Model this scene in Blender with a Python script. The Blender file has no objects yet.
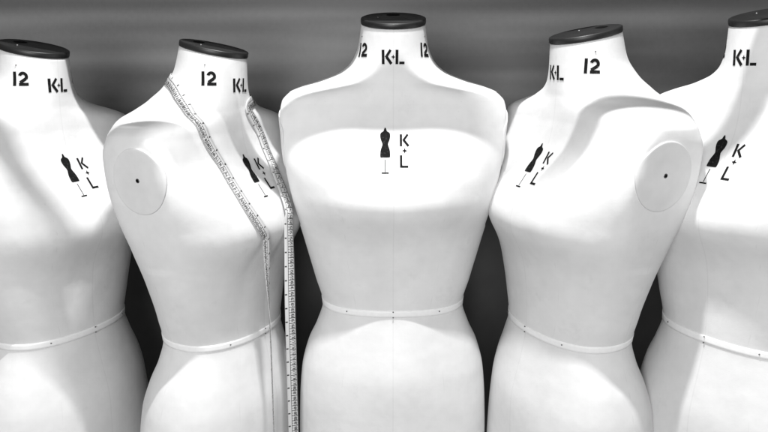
import bpy, bmesh, math, random
from mathutils import Vector, Matrix
from mathutils.bvhtree import BVHTree

random.seed(7)
scene = bpy.context.scene
col = scene.collection
R = math.radians
CM = 0.01
WAIST = 1.05            # height of the centre form's waist above the floor

# ------------------------------------------------------------------ materials
def new_mat(name):
    m = bpy.data.materials.new(name)
    m.use_nodes = True
    nt = m.node_tree
    b = nt.nodes['Principled BSDF']
    return m, nt, b

def grey(v): return (v, v, v, 1)

def mat_cloth():
    m, nt, b = new_mat('white_jersey')
    N, L = nt.nodes, nt.links
    tc = N.new('ShaderNodeTexCoord')
    n1 = N.new('ShaderNodeTexNoise'); n1.inputs['Scale'].default_value = 9; n1.inputs['Detail'].default_value = 5
    n2 = N.new('ShaderNodeTexNoise'); n2.inputs['Scale'].default_value = 60; n2.inputs['Detail'].default_value = 3
    L.new(tc.outputs['Object'], n1.inputs['Vector']); L.new(tc.outputs['Object'], n2.inputs['Vector'])
    mix = N.new('ShaderNodeMath'); mix.operation = 'MULTIPLY_ADD'
    mix.inputs[1].default_value = 0.35
    L.new(n2.outputs['Fac'], mix.inputs[0]); L.new(n1.outputs['Fac'], mix.inputs[2])
    ramp = N.new('ShaderNodeValToRGB')
    ramp.color_ramp.elements[0].position = 0.35; ramp.color_ramp.elements[0].color = grey(0.64)
    ramp.color_ramp.elements[1].position = 0.9; ramp.color_ramp.elements[1].color = grey(0.765)
    L.new(mix.outputs[0], ramp.inputs['Fac'])
    # seams: darkened line where the attribute (distance to a seam) is small
    at = N.new('ShaderNodeAttribute'); at.attribute_name = 'seam'
    mr = N.new('ShaderNodeMapRange'); mr.interpolation_type = 'SMOOTHSTEP'
    mr.inputs['From Min'].default_value = 0.0004; mr.inputs['From Max'].default_value = 0.0016
    mr.inputs['To Min'].default_value = 0.94; mr.inputs['To Max'].default_value = 1.0
    L.new(at.outputs['Fac'], mr.inputs['Value'])
    mul = N.new('ShaderNodeMix'); mul.data_type = 'RGBA'; mul.blend_type = 'MULTIPLY'; mul.inputs[0].default_value = 1
    L.new(ramp.outputs['Color'], mul.inputs[6]); L.new(mr.outputs['Result'], mul.inputs[7])
    # faint handling marks
    sm = N.new('ShaderNodeTexNoise'); sm.inputs['Scale'].default_value = 14; sm.inputs['Detail'].default_value = 9; sm.inputs['Roughness'].default_value = 0.7
    L.new(tc.outputs['Object'], sm.inputs['Vector'])
    sr = N.new('ShaderNodeMapRange'); sr.inputs['From Min'].default_value = 0.58; sr.inputs['From Max'].default_value = 0.74
    sr.inputs['To Min'].default_value = 1.0; sr.inputs['To Max'].default_value = 0.90
    L.new(sm.outputs['Fac'], sr.inputs['Value'])
    mu2 = N.new('ShaderNodeMix'); mu2.data_type = 'RGBA'; mu2.blend_type = 'MULTIPLY'; mu2.inputs[0].default_value = 1
    L.new(mul.outputs[2], mu2.inputs[6]); L.new(sr.outputs['Result'], mu2.inputs[7])
    L.new(mu2.outputs[2], b.inputs['Base Color'])
    # fine knit + slow unevenness of the padding
    wv = N.new('ShaderNodeTexNoise'); wv.inputs['Scale'].default_value = 900; wv.inputs['Detail'].default_value = 2
    L.new(tc.outputs['Object'], wv.inputs['Vector'])
    b1 = N.new('ShaderNodeBump'); b1.inputs['Strength'].default_value = 0.25; b1.inputs['Distance'].default_value = 0.0004
    L.new(wv.outputs['Fac'], b1.inputs['Height'])
    b2 = N.new('ShaderNodeBump'); b2.inputs['Strength'].default_value = 0.5; b2.inputs['Distance'].default_value = 0.005
    L.new(n1.outputs['Fac'], b2.inputs['Height']); L.new(b1.outputs['Normal'], b2.inputs['Normal'])
    b3 = N.new('ShaderNodeBump'); b3.inputs['Strength'].default_value = 0.5; b3.inputs['Distance'].default_value = 0.0008
    L.new(mr.outputs['Result'], b3.inputs['Height']); L.new(b2.outputs['Normal'], b3.inputs['Normal'])
    L.new(b3.outputs['Normal'], b.inputs['Normal'])
    b.inputs['Roughness'].default_value = 0.62
    b.inputs['Specular IOR Level'].default_value = 0.3
    b.inputs['Sheen Weight'].default_value = 0.1
    return m

def mat_simple(name, v, rough, noise_scale=40, var=0.12, bump=0.0, metallic=0.0, spec=0.5):
    m, nt, b = new_mat(name)
    N, L = nt.nodes, nt.links
    tc = N.new('ShaderNodeTexCoord')
    n = N.new('ShaderNodeTexNoise'); n.inputs['Scale'].default_value = noise_scale; n.inputs['Detail'].default_value = 6
    L.new(tc.outputs['Object'], n.inputs['Vector'])
    r = N.new('ShaderNodeValToRGB')
    r.color_ramp.elements[0].position = 0.3; r.color_ramp.elements[0].color = grey(v * (1 - var))
    r.color_ramp.elements[1].position = 0.7; r.color_ramp.elements[1].color = grey(v * (1 + var))
    L.new(n.outputs['Fac'], r.inputs['Fac']); L.new(r.outputs['Color'], b.inputs['Base Color'])
    rr = N.new('ShaderNodeMapRange'); rr.inputs['To Min'].default_value = rough - 0.08; rr.inputs['To Max'].default_value = rough + 0.08
    L.new(n.outputs['Fac'], rr.inputs['Value']); L.new(rr.outputs['Result'], b.inputs['Roughness'])
    if bump:
        bp = N.new('ShaderNodeBump'); bp.inputs['Strength'].default_value = 0.5; bp.inputs['Distance'].default_value = bump
        L.new(n.outputs['Fac'], bp.inputs['Height']); L.new(bp.outputs['Normal'], b.inputs['Normal'])
    b.inputs['Metallic'].default_value = metallic
    b.inputs['Specular IOR Level'].default_value = spec
    return m

def mat_tape():
    """cream tape: ruled line, centimetre ladder and half-centimetre ticks drawn from its UV (u across 0..1, v in metres)"""
    m, nt, b = new_mat('tape_print')
    N, L = nt.nodes, nt.links
    uv = N.new('ShaderNodeUVMap'); uv.uv_map = 'UVMap'
    sp = N.new('ShaderNodeSeparateXYZ'); L.new(uv.outputs['UV'], sp.inputs[0])
    def M(op, a, b_=None, c=None):
        n = N.new('ShaderNodeMath'); n.operation = op
        for i, v in enumerate((a, b_, c)):
            if v is None: continue
            if isinstance(v, (int, float)): n.inputs[i].default_value = v
            else: L.new(v, n.inputs[i])
        return n.outputs[0]
    u, v = sp.outputs[0], sp.outputs[1]
    def band(x, lo, hi): return M('MULTIPLY', M('GREATER_THAN', x, lo), M('LESS_THAN', x, hi))
    def period(p, w):    # 1 near every multiple of p
        f = M('FRACT', M('MULTIPLY', v, 1 / p)); return M('LESS_THAN', f, w)
    line = band(u, 0.35, 0.40)
    line2 = band(u, 0.94, 0.98)
    tick_cm = M('MULTIPLY', period(0.01, 0.13), band(u, 0.36, 0.97))
    tick_half = M('MULTIPLY', period(0.005, 0.16), band(u, 0.36, 0.52))
    dots = M('MULTIPLY', period(0.0254, 0.10), band(u, 0.02, 0.24))
    s = M('MAXIMUM', M('MAXIMUM', line, line2), M('MAXIMUM', tick_cm, M('MAXIMUM', tick_half, dots)))
    mix = N.new('ShaderNodeMix'); mix.data_type = 'RGBA'
    L.new(s, mix.inputs[0]); mix.inputs[6].default_value = grey(0.58); mix.inputs[7].default_value = grey(0.03)
    L.new(mix.outputs[2], b.inputs['Base Color'])
    b.inputs['Roughness'].default_value = 0.45
    return m

M_CLOTH = mat_cloth()
M_CAPCLOTH = mat_simple('white_cap_cloth', 0.67, 0.6, 30, 0.05, 0.0006, spec=0.3)
M_RIBBON = mat_simple('white_waist_ribbon', 0.88, 0.5, 120, 0.03, 0.0002)
M_BLACK = mat_simple('black_print', 0.006, 0.75, 90, 0.6, spec=0.08)
_nt = M_BLACK.node_tree; _b = _nt.nodes['Principled BSDF']          # worn stencil ink
_tc = _nt.nodes.new('ShaderNodeTexCoord'); _n = _nt.nodes.new('ShaderNodeTexNoise')
_n.inputs['Scale'].default_value = 260; _n.inputs['Detail'].default_value = 5
_nt.links.new(_tc.outputs['Object'], _n.inputs['Vector'])
_r = _nt.nodes.new('ShaderNodeValToRGB'); _r.color_ramp.elements[0].position = 0.57; _r.color_ramp.elements[0].color = grey(0.008)
_r.color_ramp.elements[1].position = 0.80; _r.color_ramp.elements[1].color = grey(0.05)
_nt.links.new(_n.outputs['Fac'], _r.inputs['Fac']); _nt.links.new(_r.outputs['Color'], _b.inputs['Base Color'])
M_NECKCAP = mat_simple('dark_varnished_cap', 0.012, 0.45, 25, 0.25, 0.0003)
M_SLOT = mat_simple('slot_black', 0.003, 0.9, 20, 0.1, spec=0.1)
M_PIN = mat_simple('pin_metal', 0.12, 0.35, 80, 0.1, metallic=0.8)
M_RIM = mat_simple('cap_rim', 0.035, 0.4, 60, 0.2)
M_POLE = mat_simple('stand_metal', 0.15, 0.35, 30, 0.15, metallic=0.7)
M_TAPE = mat_tape()
M_FLOOR = mat_simple('floor_boards', 0.03, 0.5, 3, 0.3, 0.001)
M_BLOCKER = mat_simple('blocker_dark', 0.05, 0.5, 20, 0.1)

def mat_wall():
    m, nt, b = new_mat('grey_wall')
    N, L = nt.nodes, nt.links
    tc = N.new('ShaderNodeTexCoord')
    n = N.new('ShaderNodeTexNoise'); n.inputs['Scale'].default_value = 2.2; n.inputs['Detail'].default_value = 1.2
    mp = N.new('ShaderNodeMapping'); mp.inputs['Scale'].default_value = (0.55, 1, 7.0)
    L.new(tc.outputs['Object'], mp.inputs[0]); L.new(mp.outputs[0], n.inputs['Vector'])
    n2 = N.new('ShaderNodeTexNoise'); n2.inputs['Scale'].default_value = 90; n2.inputs['Detail'].default_value = 8
    L.new(tc.outputs['Object'], n2.inputs['Vector'])
    ad = N.new('ShaderNodeMath'); ad.operation = 'MULTIPLY_ADD'; ad.inputs[1].default_value = 0.08
    L.new(n2.outputs['Fac'], ad.inputs[0]); L.new(n.outputs['Fac'], ad.inputs[2])
    r = N.new('ShaderNodeValToRGB')
    r.color_ramp.elements[0].position = 0.36; r.color_ramp.elements[0].color = grey(0.135)
    r.color_ramp.elements[1].position = 0.70; r.color_ramp.elements[1].color = grey(0.28)
    L.new(ad.outputs[0], r.inputs['Fac'])
    # the tone darkens softly near the top
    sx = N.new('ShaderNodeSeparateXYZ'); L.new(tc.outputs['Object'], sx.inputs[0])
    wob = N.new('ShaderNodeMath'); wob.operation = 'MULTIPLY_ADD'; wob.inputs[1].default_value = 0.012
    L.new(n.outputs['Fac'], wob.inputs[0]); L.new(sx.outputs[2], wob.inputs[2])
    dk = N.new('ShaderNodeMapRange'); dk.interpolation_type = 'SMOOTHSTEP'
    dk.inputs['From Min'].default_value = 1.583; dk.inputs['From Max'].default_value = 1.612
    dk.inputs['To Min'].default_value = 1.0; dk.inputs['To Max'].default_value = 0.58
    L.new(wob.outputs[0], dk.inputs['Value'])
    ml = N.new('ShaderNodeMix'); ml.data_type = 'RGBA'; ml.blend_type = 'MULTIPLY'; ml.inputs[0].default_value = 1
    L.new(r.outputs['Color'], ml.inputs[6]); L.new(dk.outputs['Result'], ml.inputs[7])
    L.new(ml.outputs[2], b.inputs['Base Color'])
    bp = N.new('ShaderNodeBump'); bp.inputs['Strength'].default_value = 0.3; bp.inputs['Distance'].default_value = 0.001
    L.new(n2.outputs['Fac'], bp.inputs['Height']); L.new(bp.outputs['Normal'], b.inputs['Normal'])
    b.inputs['Roughness'].default_value = 0.55
    return m
M_WALL = mat_wall()
M_WALL_SHADE = mat_simple('shaded_lower_wall', 0.085, 0.55, 6, 0.25, 0.0005)  # shade in the gaps between the forms, put into a darker wall colour

# ------------------------------------------------------------------ helpers
def link_mesh(name, verts, faces, mat, parent=None, smooth=True):
    me = bpy.data.meshes.new(name)
    me.from_pydata([tuple(v) for v in verts], [], faces)
    me.validate(); me.update()
    if smooth:
        for p in me.polygons: p.use_smooth = True
    me.materials.append(mat)
    o = bpy.data.objects.new(name, me)
    col.objects.link(o)
    if parent: o.parent = parent
    return o

def bm_obj(name, bm, mat, parent=None, smooth=False):
    me = bpy.data.meshes.new(name); bmesh.ops.recalc_face_normals(bm, faces=bm.faces[:])
    bm.to_mesh(me); bm.free()
    if smooth:
        for p in me.polygons: p.use_smooth = True
    me.materials.append(mat)
    o = bpy.data.objects.new(name, me); col.objects.link(o)
    if parent: o.parent = parent
    return o

def add_box(bm, x0, x1, y0, y1, z0, z1, bev=0.0):
    r = bmesh.ops.create_cube(bm, size=1)
    vs = r['verts']
    for v in vs:
        v.co = Vector((x0 + (v.co.x + .5) * (x1 - x0), y0 + (v.co.y + .5) * (y1 - y0), z0 + (v.co.z + .5) * (z1 - z0)))
    if bev:
        es = list({e for v in vs for e in v.link_edges})
        bmesh.ops.bevel(bm, geom=es, offset=bev, segments=3, profile=0.5, affect='EDGES')

def lathe(bm, prof, seg=48, centre=(0, 0, 0)):
    c = Vector(centre); rings = []
    for r, z in prof:
        if r < 1e-6: rings.append([bm.verts.new(c + Vector((0, 0, z)))])
        else: rings.append([bm.verts.new(c + Vector((r * math.cos(2 * math.pi * i / seg), r * math.sin(2 * math.pi * i / seg), z))) for i in range(seg)])
    for a, b in zip(rings, rings[1:]):
        for i in range(seg):
            j = (i + 1) % seg
            if len(a) == 1 and len(b) == 1: continue
            if len(a) == 1: bm.faces.new((a[0], b[i], b[j]))
            elif len(b) == 1: bm.faces.new((a[i], a[j], b[0]))
            else: bm.faces.new((a[i], a[j], b[j], b[i]))

def pchip(xs, ys):
    n = len(xs); h = [xs[i+1]-xs[i] for i in range(n-1)]; d = [(ys[i+1]-ys[i])/h[i] for i in range(n-1)]
    m = [0]*n
    for i in range(1, n-1):
        if d[i-1]*d[i] > 0:
            w1 = 2*h[i]+h[i-1]; w2 = h[i]+2*h[i-1]
            m[i] = (w1+w2)/(w1/d[i-1]+w2/d[i])
    m[0] = d[0]; m[-1] = d[-1]
    def f(x):
        if x <= xs[0]: return ys[0]
        if x >= xs[-1]: return ys[-1]
        i = 0
        while x > xs[i+1]: i += 1
        t = (x-xs[i])/h[i]
        return ((1+2*t)*(1-t)**2*ys[i] + t*(1-t)**2*h[i]*m[i] + t*t*(3-2*t)*ys[i+1] + t*t*(t-1)*h[i]*m[i+1])
    return f

# ------------------------------------------------------------------ the torso
# rows: z, half width, front y, back y, roundness  (cm, waist at 0, front = -y)
ROWS = [
    (-40, 17.3, -11.0, 12.6, 2.1),
    (-28, 18.0, -11.3, 13.0, 2.15),
    (-21, 17.8, -11.2, 12.9, 2.15),
    (-14, 17.2, -10.9, 12.2, 2.1),
    (-9, 15.9, -10.3, 10.8, 2.1),
    (-5, 14.1, -9.7, 9.3, 2.1),
    (-1.2, 13.0, -9.2, 8.5, 2.1),
    (3.6, 14.2, -9.3, 8.5, 2.15),
    (10.3, 16.0, -9.9, 9.4, 2.2),
    (16, 17.5, -10.1, 10.4, 2.3),
    (21.5, 18.3, -9.2, 10.6, 2.5),
    (28.7, 19.0, -7.1, 10.7, 2.6),
    (32, 19.3, -6.3, 10.7, 2.5),
    (34.2, 19.5, -6.1, 10.8, 2.4),
    (35.6, 19.5, -6.0, 11.0, 2.3),
    (36.9, 18.8, -6.0, 11.3, 2.15),
    (38.0, 16.8, -6.0, 11.8, 2.05),
    (39.2, 13.0, -6.0, 11.5, 2.0),
    (40.6, 9.5, -6.1, 10.6, 2.0),
    (42.4, 7.35, -6.2, 8.4, 2.0),
    (45, 6.1, -6.35, 6.1, 2.0),
    (48.8, 5.5, -6.6, 4.9, 2.0),
]
_z = [r[0] for r in ROWS]
F = [pchip(_z, [r[k] for r in ROWS]) for k in range(1, 5)]
NECK_TILT = math.tan(R(12.5))

def smooth01(t):
    t = max(0, min(1, t)); return t*t*(3-2*t)

def body_point(z, th):
    a, yf, yb, n = F[0](z), F[1](z), F[2](z), F[3](z)
    c, s = math.cos(th), math.sin(th)
    if s < 0: n += 1.5*smooth01((z-20)/11)*(1-smooth01((z-36.0)/3))
    yc = (yf+yb)/2; d = (yb-yf)/2
    ex = 2.4*smooth01((z-13)/15)*(1-smooth01((z-32.0)/5.4))
    x = (a+ex)*math.copysign(abs(c)**(2/n), c)
    if ex > 0.01:            # flat armhole face: soft minimum against the plane |x| = a
        k = 0.45; m = min(abs(x), a+.25)
        sm = m-k*math.log(math.exp(-(abs(x)-m)/k)+math.exp(-(a+.25-m)/k))
        x = math.copysign(max(0, sm) if abs(x) > 6 else abs(x), x)
    y = yc + d*math.copysign(abs(s)**(2/n), s)
    if s < 0:
        for sx in (-1, 1):       # bust
            dx = (x - sx*7.8)/5.4
            dz = (z-20.3)/(7.0 if z > 20.3 else 4.8)
            y -= 3.6*math.exp(-(dx*dx+dz*dz)*0.62)*smooth01(-s*1.6)
        dz = (z-19.8)/(6.0 if z > 19.8 else 4.6)
        y -= 2.0*math.exp(-(x/4.2)**2*.6-dz*dz*.62)
        # gentle tummy
        y -= 0.6*math.exp(-((x/9)**2+((z+13)/6)**2))
    else:                        # seat
        for sx in (-1, 1):
            y += 0.9*math.exp(-(((x-sx*7)/6)**2+((z+17)/7)**2))
    zz = z + NECK_TILT*(y-yc)*smooth01((z-39.5)/8.0)
    return Vector((x, y, zz))*CM

NA = 176
def build_body_mesh():
    zs = []
    z = -40.0
    while z < 31: zs.append(z); z += 0.55
    while z < 42: zs.append(z); z += 0.16
    while z < 48.79: zs.append(z); z += 0.4
    zs.append(48.8)
    verts, faces = [], []
    for z in zs:
        for i in range(NA): verts.append(body_point(z, 2*math.pi*i/NA))
    nz = len(zs)
    for k in range(nz-1):
        for i in range(NA):
            j = (i+1) % NA
            faces.append((k*NA+i, k*NA+j, (k+1)*NA+j, (k+1)*NA+i))
    faces.append(tuple(reversed(range(NA))))
    faces.append(tuple((nz-1)*NA+i for i in range(NA)))
    return verts, faces

BV, BF = build_body_mesh()
BVH = BVHTree.FromPolygons(BV, BF)

def hit(o, d, off):
    p, nrm, _, _ = BVH.ray_cast(Vector(o), Vector(d).normalized())
    if p is None: return None
    if nrm.dot(Vector(d)) > 0: nrm = -nrm
    return p + nrm*off

# ------------------------------------------------------------------ stencil lettering as strips of quads
def quad_line(p, q, w):
    p, q = Vector((p[0], p[1])), Vector((q[0], q[1])); t = (q-p).normalized(); n = Vector((-t.y, t.x))*w/2
    return [p-n, q-n, q+n, p+n]
def arc_quads(cx, cy, rx, ry, a0, a1, w, n=10):
    out = []
    for i in range(n):
        A, B = R(a0+(a1-a0)*i/n), R(a0+(a1-a0)*(i+1)/n)
        f = lambda a, k: Vector((cx+(rx+k)*math.cos(a), cy+(ry+k)*math.sin(a)))
        out.append([f(A, -w/2), f(B, -w/2), f(B, w/2), f(A, w/2)])
    return out
def glyph_K(x, y, h, w=0.22):
    W = w*h
    g = [quad_line((x+W/2, y), (x+W/2, y+h), W)]
    g.append(quad_line((x+W*1.45, y+h*.46), (x+h*.70, y+h*.99), W*.86))
    g.append(quad_line((x+W*1.75, y+h*.50), (x+h*.76, y+h*.02), W*.98))
    return g, h*.82
def glyph_L(x, y, h, w=0.22, gap=True):
    W = w*h
    g = [quad_line((x+W/2, y+(0 if not gap else 0)), (x+W/2, y+h), W)]
    g.append(quad_line((x+W*(1.35 if gap else 1.0), y+W*.42), (x+h*.72, y+W*.42), W*.84))
    return g, h*.74
def glyph_star(x, y, r):
    g = []
    for k in range(4):
        a = k*math.pi/2
        t = Vector((math.cos(a), math.sin(a))); n = Vector((-t.y, t.x)); c = Vector((x, y))
        g.append([c-n*r*.36, c+t*r*.55-n*r*.2, c+t*r, c+n*r*.36])
    return g
def glyph_1(x, y, h, w=0.22):
    W = w*h; return [quad_line((x+W/2, y), (x+W/2, y+h), W)], W
def glyph_2(x, y, h, w=0.22):
    W = w*h; rx = h*.24; cy = y+h-W/2-rx
    g = arc_quads(x+W/2+rx, cy, rx, rx, 165, -38, W, 12)
    a = R(-38)
    g.append(quad_line((x+W/2+rx+rx*math.cos(a), cy+rx*math.sin(a)), (x+W*.55, y+W*1.05), W))
    g.append(quad_line((x+W*.2, y+W/2), (x+rx*2+W*1.0, y+W/2), W))
    return g, rx*2+W

def subdivide(quads, step):
    tris_v, tris_f = [], []
    for q in quads:
        e1 = max((q[1]-q[0]).length, (q[2]-q[3]).length); e2 = max((q[2]-q[1]).length, (q[3]-q[0]).length)
        n1, n2 = max(1, math.ceil(e1/step)), max(1, math.ceil(e2/step)); base = len(tris_v)
        for j in range(n2+1):
            for i in range(n1+1):
                u, v = i/n1, j/n2
                tris_v.append((q[0]*(1-u)+q[1]*u)*(1-v)+(q[3]*(1-u)+q[2]*u)*v)
        for j in range(n2):
            for i in range(n1):
                a = base+j*(n1+1)+i
                tris_f.append((a, a+1, a+n1+2, a+n1+1))
    return tris_v, tris_f

def print_on(name, quads, mapper, parent, off=0.0007, mat=None):
    vs, fs = subdivide(quads, 0.22)
    pts, ok = [], {}
    idx = {}
    for i, v in enumerate(vs):
        p = mapper(v.x, v.y, off)
        if p is None: ok[i] = False; pts.append(Vector((0, 0, 0)))
        else: ok[i] = True; pts.append(p)
    faces = [f for f in fs if all(ok[i] for i in f)]
    return link_mesh(name, pts, faces, mat or M_BLACK, parent, smooth=False)

def chest_map(x, z, off):
    return hit((x*CM, -0.5, z*CM), (0, 1, 0), off)
def neck_map(phi0):
    def f(s, z, off):
        a = phi0 + s/6.1
        # phi measured from the front (-y) towards +x
        d = Vector((math.sin(a), -math.cos(a), 0)); c = Vector((0, -0.8*CM, z*CM))
        return hit(c+d*0.4, -d, off)
    return f

def surf(z, th, off):
    p = body_point(z, th)
    e = 0.01
    t1 = body_point(z, th+e)-body_point(z, th-e); t2 = body_point(z+.05, th)-body_point(z-.05, th)
    n = t1.cross(t2).normalized()
    return p + n*off, n

# ------------------------------------------------------------------ one dress form
def tag(o, label=None, cat=None, group=None, kind=None):
    if label: o['label'] = label
    if cat: o['category'] = cat
    if group: o['group'] = group
    if kind: o['kind'] = kind
    return o

def make_form():
    root = bpy.data.objects.new('dress_form', None); col.objects.link(root)
    body = link_mesh('torso', BV, BF, M_CLOTH, root)
    # distance to centre-front / side / princess seams
    prx = pchip([-40, -14, -1, 10, 19, 28, 36], [9.5, 9.0, 6.6, 8.0, 8.6, 9.5, 11.5])
    att = body.data.attributes.new('seam', 'FLOAT', 'POINT')
    for i, v in enumerate(BV):
        x, y, z = v.x/CM, v.y/CM, v.z/CM
        d = 9
        if z < 49: d = abs(x)
        if z < 36: d = min(d, abs(abs(x)-prx(z)))
        if z < 24: d = min(d, abs(y-1.0)*1.0 if abs(x) > 8 else 9)
        att.data[i].value = d*CM

    # neck cap: dark varnished wooden lid, tilted with the neck
    top = [body_point(48.8, 2*math.pi*i/64) for i in range(64)]
    cen = sum(top, Vector())/64
    nrm = (top[16]-cen).cross(top[32]-cen).normalized()
    if nrm.z < 0: nrm = -nrm
    prof = [(0.97, 0.0), (1.005, 0.0006), (1.02, 0.002), (1.02, 0.0078), (1.01, 0.0094), (0.985, 0.0101), (0.93, 0.0103), (0.91, 0.0096), (0.5, 0.0095)]
    vs, fs = [], []
    for k, h in prof:
        for p in top: vs.append(cen+(p-cen)*k+nrm*h)
    vs.append(cen+nrm*0.0095)
    for a in range(len(prof)-1):
        for i in range(64):
            j = (i+1) % 64; fs.append((a*64+i, a*64+j, (a+1)*64+j, (a+1)*64+i))
    b = (len(prof)-1)*64
    for i in range(64): fs.append((b+i, b+(i+1) % 64, len(vs)-1))
    cap = link_mesh('neck_cap', vs, fs, M_NECKCAP, root)
    # slot towards the back, small screw towards the front
    fx = Vector((1, 0, 0)); fy = nrm.cross(fx).normalized()
    def on_cap(x, y, h): return cen+fx*x*CM+fy*y*CM+nrm*h
    q = []
    for i in range(24):
        a = 2*math.pi*i/24
        q.append(on_cap(1.15*math.copysign(abs(math.cos(a))**.6, math.cos(a)), 3.3+0.75*math.copysign(abs(math.sin(a))**.6, math.sin(a)), 0.0102))
    link_mesh('slot', q, [tuple(range(24))], M_SLOT, cap, smooth=False)
    bm = bmesh.new(); lathe(bm, [(0, .0016), (.0018, .0014), (.0026, .0006), (.0028, 0)], 20)
    sc = bm_obj('screw', bm, M_PIN, cap, True)
    sc.location = on_cap(-2.6, 0.8, 0.0095)
    sc.rotation_euler = nrm.to_track_quat('Z', 'Y').to_euler()

    # armhole caps: padded oval plates set on the shoulder ends
    for s in (-1, 1):
        zc, yc, ra, rb = 28.9, -0.2, 5.3, 5.0
        def f(y, z, off):
            return hit((s*0.5, y*CM, z*CM), (-s, 0, 0), off)
        vs, fs = [], []; seg = 72
        rings = [(1.0, -0.0005), (1.0, 0.0014), (0.996, 0.0022), (0.985, 0.0026), (0.965, 0.0027), (0.90, 0.0027), (0.7, 0.0027), (0.45, 0.0028), (0.2, 0.0028)]
        for k, off in rings:
            for i in range(seg):
                a = 2*math.pi*i/seg
                vs.append(f(yc+rb*k*math.cos(a), zc+ra*k*math.sin(a), off) or Vector((s*.18, yc*CM, zc*CM)))
        vs.append(f(yc, zc, 0.0028))
        for a in range(len(rings)-1):
            for i in range(seg):
                j = (i+1) % seg
                t = (a*seg+i, a*seg+j, (a+1)*seg+j, (a+1)*seg+i)
                fs.append(t if s > 0 else tuple(reversed(t)))
        b = (len(rings)-1)*seg
        for i in range(seg):
            t = (b+i, b+(i+1) % seg, len(vs)-1); fs.append(t if s > 0 else tuple(reversed(t)))
        ac = link_mesh('armhole_cap', vs, fs, M_CAPCLOTH, root)
        p = f(yc+0.1, zc+0.2, 0.0026)
        bm = bmesh.new(); lathe(bm, [(0, .0004), (.0020, .0004), (.0030, .0008), (.0036, .0004), (.0040, -.001)], 24)
        h = bm_obj('eyelet', bm, M_PIN, ac, True); h.location = p; h.rotation_euler = (0, s*R(96), 0)
        bm = bmesh.new(); lathe(bm, [(0, .0010), (.0021, .0010)], 16)
        h2 = bm_obj('eyelet_hole', bm, M_SLOT, ac); h2.location = p; h2.rotation_euler = (0, s*R(96), 0)

    # waist ribbon
    vs, fs = [], []; seg = 160
    for i in range(seg):
        th = 2*math.pi*i/seg
        zc = -0.6 + 0.35*math.sin(th) + 0.12*math.sin(3*th)
        for dz, off in ((-.62, .0001), (-.60, .0010), (-.2, .0012), (.3, .0012), (.60, .0010), (.62, .0001)):
            vs.append(surf(zc+dz, th, off)[0])
    for i in range(seg):
        j = (i+1) % seg
        for k in range(5): fs.append((i*6+k, j*6+k, j*6+k+1, i*6+k+1))
    rb_ = link_mesh('waist_ribbon', vs, fs, M_RIBBON, root)
    for px, dz in ((0, .55), (0, -.45), (-8.1, .1), (8.1, .1)):
        p = hit((px*CM, -.5, (-0.9+dz)*CM), (0, 1, 0), .0022)
        if p is None: continue
        bm = bmesh.new(); bmesh.ops.create_uvsphere(bm, u_segments=12, v_segments=8, radius=.0012)
        h = bm_obj('pin', bm, M_PIN, rb_, True); h.location = p

    # stencilled maker's letters and size on the neck
    g, x = [], 0
    h = 2.35
    k, w = glyph_K(-2.2, 42.0, h); g += k
    g += glyph_star(-2.2+w+.20, 42.0+h*.5, .42)
    l, w2 = glyph_L(-2.2+w+.62, 42.0, h); g += l
    print_on('neck_lettering', g, neck_map(0), root)
    for s in (-1, 1):
        g = []
        a, w = glyph_1(-1.15, 43.2, h); g += a
        a, w2 = glyph_2(-1.15+w+.32, 43.2, h); g += a
        print_on('size_number', g, neck_map(s*R(63)), root)
    # chest mark: little dress form beside K + L
    g = []
    fig = [(31.5, .09), (31.2, .2), (31.0, .25), (30.87, .4), (30.7, .7), (30.45, .84), (30.05, .84), (29.6, .74), (29.1, .52), (28.85, .46),
           (28.55, .54), (28.15, .70), (27.75, .80), (27.2, .84), (26.9, .82), (26.8, .72)]
    fx0 = -1.4
    for (z0, w0), (z1, w1) in zip(fig, fig[1:]):
        g.append([Vector((fx0-w0, z0)), Vector((fx0-w1, z1)), Vector((fx0+w1, z1)), Vector((fx0+w0, z0))])
    g.append(quad_line((fx0, 26.5), (fx0, 24.6), .12))
    g.append(quad_line((fx0-.6, 24.45), (fx0+.6, 24.45), .2))
    k, w = glyph_K(1.05, 28.55, 1.9, .2); g += k
    g += glyph_star(1.85, 27.85, .45)
    l, w = glyph_L(1.05, 25.25, 1.9, .2, gap=False); g += l
    print_on('chest_logo', g, chest_map, root)

    # pinhead dot under the cap
    for a in (R(-68), R(68)):
        p = neck_map(a)(0, 46.6, .0006)
        bm = bmesh.new(); bmesh.ops.create_uvsphere(bm, u_segments=10, v_segments=6, radius=.0011)
        h = bm_obj('pin', bm, M_PIN, root, True); h.location = p

    # stand below the torso
    bm = bmesh.new(); lathe(bm, [(0, -.98), (.013, -.98), (.013, -.405), (0, -.405)], 24)
    bm_obj('stand_pole', bm, M_POLE, root, True)
    bm = bmesh.new(); lathe(bm, [(0, -1.05), (.17, -1.05), (.175, -1.045), (.17, -1.035), (.06, -1.01), (.03, -.975), (0, -.975)], 48)
    bm_obj('stand_base', bm, M_POLE, root, True)
    return root

def copy_tree(o, parent=None):
    c = o.copy(); col.objects.link(c)
    if parent: c.parent = parent
    for ch in list(o.children): copy_tree(ch, c)
    return c

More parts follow.
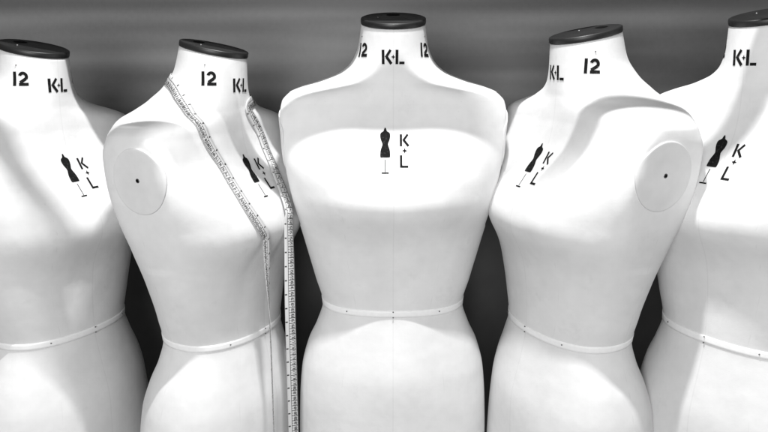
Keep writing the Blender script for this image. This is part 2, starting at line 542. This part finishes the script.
G = 'white dress forms in a row'
FORMS = [  # x, y, dz, yaw, lean(deg about view axis), label
    (0.016, 0.0, 0.0, 0, 0, 'white dress form in the middle facing straight forward with dark neck cap'),
    (-0.302, -0.01, -0.047, 66, 0, 'white dress form with a measuring tape hung around its neck'),
    (-0.613, 0.0, -0.047, 64, -0.6, 'white dress form cut off by the left edge, left of the one wearing the tape'),
    (0.333, -0.06, -0.025, -67, 1.5, 'white dress form turned left, its whole shoulder plate showing, no measuring tape'),
    (0.592, -0.155, -0.002, -59, 0, 'white dress form cut off by the right edge, large black letters on its neck'),
]
proto = make_form()
forms = [proto] + [None]*4
for i in range(1, 5): forms[i] = copy_tree(proto)
for o, (x, y, dz, yaw, lean, lab) in zip(forms, FORMS):
    o.location = (x, y, WAIST+dz)
    o.rotation_euler = (0, R(lean), R(yaw))
    tag(o, lab, 'dress form', G)
# stands are telescopic: the base stays on the floor whatever the height of the torso
for o, f in zip(forms, FORMS):
    for ch in o.children:
        if ch.name.startswith('stand_base'): ch.location.z = -f[2]
        if ch.name.startswith('stand_pole'): ch.scale.z = 1

# ------------------------------------------------------------------ camera
CAMP = Vector((0.0, -1.288, WAIST+0.422)); PITCH = R(12); FPX = 720.0
cam_d = bpy.data.cameras.new('camera'); cam = bpy.data.objects.new('camera', cam_d); col.objects.link(cam)
cam.location = CAMP; cam.rotation_euler = (math.pi/2-PITCH, 0, 0)
cam_d.sensor_width = 36; cam_d.lens = FPX/768*36; cam_d.clip_start = 0.02; cam_d.clip_end = 100
scene.camera = cam

# ------------------------------------------------------------------ measuring tape on the second form
form2 = forms[1]
bpy.context.view_layer.update()
MW = form2.matrix_world.copy(); MI = MW.inverted()
def view_ray(px, py):
    d = Vector(((px-384)/FPX, (216-py)/FPX, -1)); d = cam.rotation_euler.to_matrix() @ d
    return d.normalized()
def on_form(px, py):
    o = MI @ CAMP; d = MI.to_3x3() @ view_ray(px, py)
    p, n, _, _ = BVH.ray_cast(o, d)
    return p
def cr(pts, n):      # Catmull-Rom resample
    P = [pts[0]*2-pts[1]] + pts + [pts[-1]*2-pts[-2]]
    out = []
    for i in range(1, len(P)-2):
        for k in range(n):
            t = k/n
            a, b, c, d = P[i-1], P[i], P[i+1], P[i+2]
            out.append(0.5*((2*b)+(c-a)*t+(2*a-5*b+4*c-d)*t*t+(3*b-a-3*c+d)*t**3))
    out.append(pts[-1]); return out

def drop(p, length, n, drift=(0, 0)):     # free vertical fall in form space
    return [p+Vector((drift[0]*k/n, drift[1]*k/n, -length*k/n)) for k in range(1, n+1)]

LEFT = [(170, 75), (174, 86), (182, 101), (193, 118), (206, 139), (220, 163), (234, 187), (248, 209), (260, 227), (265, 236)]
RIGHT = [(247, 107), (259, 132), (269, 158), (278, 182), (284, 200), (287, 214)]
def nz(p): return p is not None
Lp = [p for p in (on_form(*q) for q in LEFT) if nz(p)]
Rp = [p for p in (on_form(*q) for q in RIGHT) if nz(p)]
print('tape hits', len(Lp), len(Rp), [tuple(round(c, 3) for c in p) for p in Lp], [tuple(round(c, 3) for c in p) for p in Rp])
# around the back of the neck, form space: phi from front
def neck_pt(phi, z):
    d = Vector((math.sin(R(phi)), -math.cos(R(phi)), 0)); return hit(Vector((0, 0, z*CM))+d*.4, -d, .001)
back = [neck_pt(a, z) for a, z in ((-168, 44.2), (-190, 44.6), (-215, 44.0), (-245, 42.8), (-268, 41.8), (-290, 41.0), (-312, 40.3))]
TW = 0.019
FACE = (MI.to_3x3() @ Vector((0.2, -.95, .1))).normalized()
surf_pts = list(reversed(Lp)) + back + Rp
nL = 14
# nL free-hanging points each side
left_end = surf_pts[0]; right_end = surf_pts[-1]
path = cr(surf_pts, 8)
# keep the tape on the surface
rows = []
for i, p in enumerate(path):
    c, n, _, _ = BVH.find_nearest(p)
    if n.dot(p-Vector((0, 0, p.z))) < 0 and n.z < 0.2: n = -n
    rows.append((c, n))
tape = []
for i, (c, n) in enumerate(rows):
    a = rows[max(0, i-1)][0]; b = rows[min(len(rows)-1, i+1)][0]
    t = (b-a).normalized()
    bias = smooth01((i-len(rows)*.78)/(len(rows)*.2))     # the far strand stands off the bust and turns flat
    nb = (n+FACE*bias*1.6).normalized()
    w = nb.cross(t).normalized()
    ce = []
    for k in (-0.5, -.25, 0, .25, .5):
        q = c+w*TW*k
        s_, m_, _, _ = BVH.find_nearest(q)
        # stiff ribbon: partly follows the surface
        q2 = s_*(.7-.7*bias)+q*(.3+.7*bias)
        if (q2-s_).dot(n) < 0: q2 = s_
        ce.append(q2+n*0.0022+FACE*bias*.008)
    tape.append((ce, n))
def blend(ce0, target_w, centre0, steps, length, out):
    """hanging strand: starts from the last on-body row and falls straight, width direction easing to target_w"""
    w0 = (ce0[4]-ce0[0]).normalized()
    rows_ = []
    for k in range(1, steps+1):
        t = k/steps
        s = smooth01(min(1, t*3.5))
        w = (w0*(1-s)+target_w*s).normalized()
        c = centre0+Vector((0, 0, -length*t))+out*smooth01(t*3)
        rows_.append(([c+w*TW*q for q in (-.5, -.25, 0, .25, .5)], w.cross(Vector((0, 0, 1)))))
    return rows_
W3 = MI.to_3x3()
viewL = (W3 @ Vector((-0.30, 1, 0))).normalized()       # nearly along the line of sight: seen edge-on
sideR = (W3 @ Vector((1, 0.35, 0))).normalized()
c0 = tape[0][0][2]; c1 = tape[-1][0][2]
TL = blend([tape[0][0][k] for k in range(5)], viewL if (tape[0][0][4]-tape[0][0][0]).dot(viewL) > 0 else -viewL, c0, 60, .62, (W3 @ Vector((0.004, -0.012, 0))))
TR = blend(tape[-1][0], sideR if (tape[-1][0][4]-tape[-1][0][0]).dot(sideR) > 0 else -sideR, c1, 60, .62, (W3 @ Vector((0.0, -0.012, 0))))
tape = list(reversed(TL)) + tape + TR
verts, faces, uvs = [], [], []
L_ = 0; acc = []
for i, (ce, n) in enumerate(tape):
    if i: L_ += (ce[2]-tape[i-1][0][2]).length
    acc.append(L_)
    verts += [MW @ v for v in ce]
for i in range(len(tape)-1):
    for k in range(4):
        faces.append((i*5+k, (i+1)*5+k, (i+1)*5+k+1, i*5+k+1))
tp_root = bpy.data.objects.new('measuring_tape', None); col.objects.link(tp_root); tp_root.location = form2.location + Vector((0, 0, .43))
tp = link_mesh('tape_strip', [v-tp_root.location for v in verts], faces, M_TAPE, tp_root)
uvl = tp.data.uv_layers.new(name='UVMap')
for p in tp.data.polygons:
    for li in p.loop_indices:
        vi = tp.data.loops[li].vertex_index
        uvl.data[li].uv = ((vi % 5)/4, acc[vi//5])
md = tp.modifiers.new('thickness', 'SOLIDIFY'); md.thickness = 0.0005; md.offset = 0
# printed numerals, one per centimetre
SEG = {'0': 'abcdef', '1': 'bc', '2': 'abged', '3': 'abgcd', '4': 'fgbc', '5': 'afgcd', '6': 'afgedc', '7': 'abc', '8': 'abcdefg', '9': 'abcdfg'}
SG = {'a': ((0, 1), (.5, 1)), 'b': ((.5, 1), (.5, .5)), 'c': ((.5, .5), (.5, 0)), 'd': ((0, 0), (.5, 0)), 'e': ((0, .5), (0, 0)), 'f': ((0, 1), (0, .5)), 'g': ((0, .5), (.5, .5))}
nv, nf = [], []
def tape_at(u, v):       # position on the strip
    if v <= 0 or v >= acc[-1]: return None
    import bisect
    i = min(len(acc)-2, max(0, bisect.bisect_right(acc, v)-1)); t = (v-acc[i])/(acc[i+1]-acc[i])
    def at(r):
        k = min(3, int(u*4)); f = u*4-k; return r[k]*(1-f)+r[k+1]*f
    return at(tape[i][0])*(1-t)+at(tape[i+1][0])*t
def tape_n(v, u):
    a = tape_at(u, v+.002); b = tape_at(u, v-.002); c = tape_at(min(.98, u+.1), v); d = tape_at(max(.02, u-.1), v)
    if None in (a, b, c, d): return None
    return (a-b).cross(c-d).normalized()
for c in range(1, int(acc[-1]*100)-1):
    s = str(c)
    for j, ch in enumerate(s):
        for g in SEG[ch]:
            (x0, y0), (x1, y1) = SG[g]
            hgt = .0045
            off = (j-len(s)/2)*.0036+.0008
            q = quad_line((x0*hgt+off, y0*hgt), (x1*hgt+off, y1*hgt), .0009)
            pts = []
            for p in q:
                v = c*.01+.0057+p.x; u = .60+p.y/TW
                P = tape_at(u, v); n = tape_n(v, u)
                if P is None or n is None: break
                pts.append((P, n))
            if len(pts) == 4:
                for sgn in (-1, 1):
                    b0 = len(nv); nv += [MW @ (P+n*sgn*.0005)-tp_root.location for P, n in pts]; nf.append((b0, b0+1, b0+2, b0+3))
link_mesh('printed_numerals', nv, nf, M_BLACK, tp_root, smooth=False)
tag(tp_root, 'narrow tailor\'s measuring tape with black markings hanging around a form\'s neck', 'measuring tape')

# ------------------------------------------------------------------ setting
bm = bmesh.new(); add_box(bm, -4, 4, -3, 0.56, -.05, 0)
tag(bm_obj('floor', bm, M_FLOOR), kind='structure')
bm = bmesh.new(); add_box(bm, -4, 4, 0.45, 0.55, 0.001, 3.2)
wall = tag(bm_obj('wall', bm, M_WALL), kind='structure')
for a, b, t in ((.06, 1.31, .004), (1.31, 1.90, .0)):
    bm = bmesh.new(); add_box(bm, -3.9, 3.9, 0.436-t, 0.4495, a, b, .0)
    bm_obj('wall_board', bm, M_WALL_SHADE if a < 1 else M_WALL, wall)

# unseen rail added above the frame, bent so its shadow bands cross the chests
LIGHT = Vector((0.03, -0.48, WAIST+1.80))
bm = bmesh.new()
seg = 24
rp = Vector((0, -0.275, WAIST+1.065)); rr = 0.011
RX = [-2.2, -.30, -.20, -.15, -.12, -.105, .105, .12, .15, .20, .30, 2.2]
RY = [-.036, -.036, -.060, -.058, -.010, .0035, .0035, -.010, -.052, -.055, -.066, -.066]
rings = []
for x, dy in zip(RX, RY):
    rings.append([bm.verts.new((x, rp.y+.004+dy+rr*math.cos(2*math.pi*i/seg), rp.z+rr*math.sin(2*math.pi*i/seg))) for i in range(seg)])
for A, B in zip(rings, rings[1:]):
    for i in range(seg):
        j = (i+1) % seg; bm.faces.new((A[i], A[j], B[j], B[i]))
bm.faces.new(rings[0]); bm.faces.new(list(reversed(rings[-1])))
for x in (-2.0, 2.0): add_box(bm, x-.008, x+.008, rp.y-.004, rp.y+.004, rp.z+.01, 3.2)
tag(bm_obj('shadow_rail', bm, M_BLOCKER), 'unseen dark rail added above the dress forms to cast the chest shadows', 'shadow caster')

bm = bmesh.new(); add_box(bm, -2.2, 2.2, -.232, .4355, WAIST+1.065, WAIST+1.095, .003)  # unseen board added overhead to keep the key off far shoulders and wall
tag(bm_obj('shadow_board', bm, M_BLOCKER), 'unseen dark board added above the dress forms to block the key light', 'shelf')

def lamp(name, kind, loc, energy, target=None, **kw):
    d = bpy.data.lights.new(name, kind); o = bpy.data.objects.new(name, d); col.objects.link(o)
    o.location = loc; d.energy = energy; d.color = (1, 1, 1)
    for k, v in kw.items(): setattr(d, k, v)
    if target is not None:
        o.rotation_euler = (Vector(target)-Vector(loc)).to_track_quat('-Z', 'Y').to_euler()
    return o
lamp('key_tube', 'AREA', LIGHT, 43, (0.02, -.08, WAIST+.1), shape='RECTANGLE', size=.12, size_y=.006)
lamp('fill_lamp', 'AREA', (-0.4, -2.5, WAIST+.6), 50, (0, 0, WAIST+.1), shape='DISK', size=1.2)  # added soft fill from behind the camera, lifts waists and hips

w = bpy.data.worlds.new('World'); scene.world = w; w.use_nodes = True
bg = w.node_tree.nodes['Background']; bg.inputs[0].default_value = grey(1); bg.inputs[1].default_value = 0.16

scene.view_settings.view_transform = 'Standard'; scene.view_settings.look = 'None'
scene.view_settings.exposure = 0; scene.view_settings.gamma = 1
scene.render.engine = 'CYCLES'
scene.render.resolution_x = 1024; scene.render.resolution_y = 576
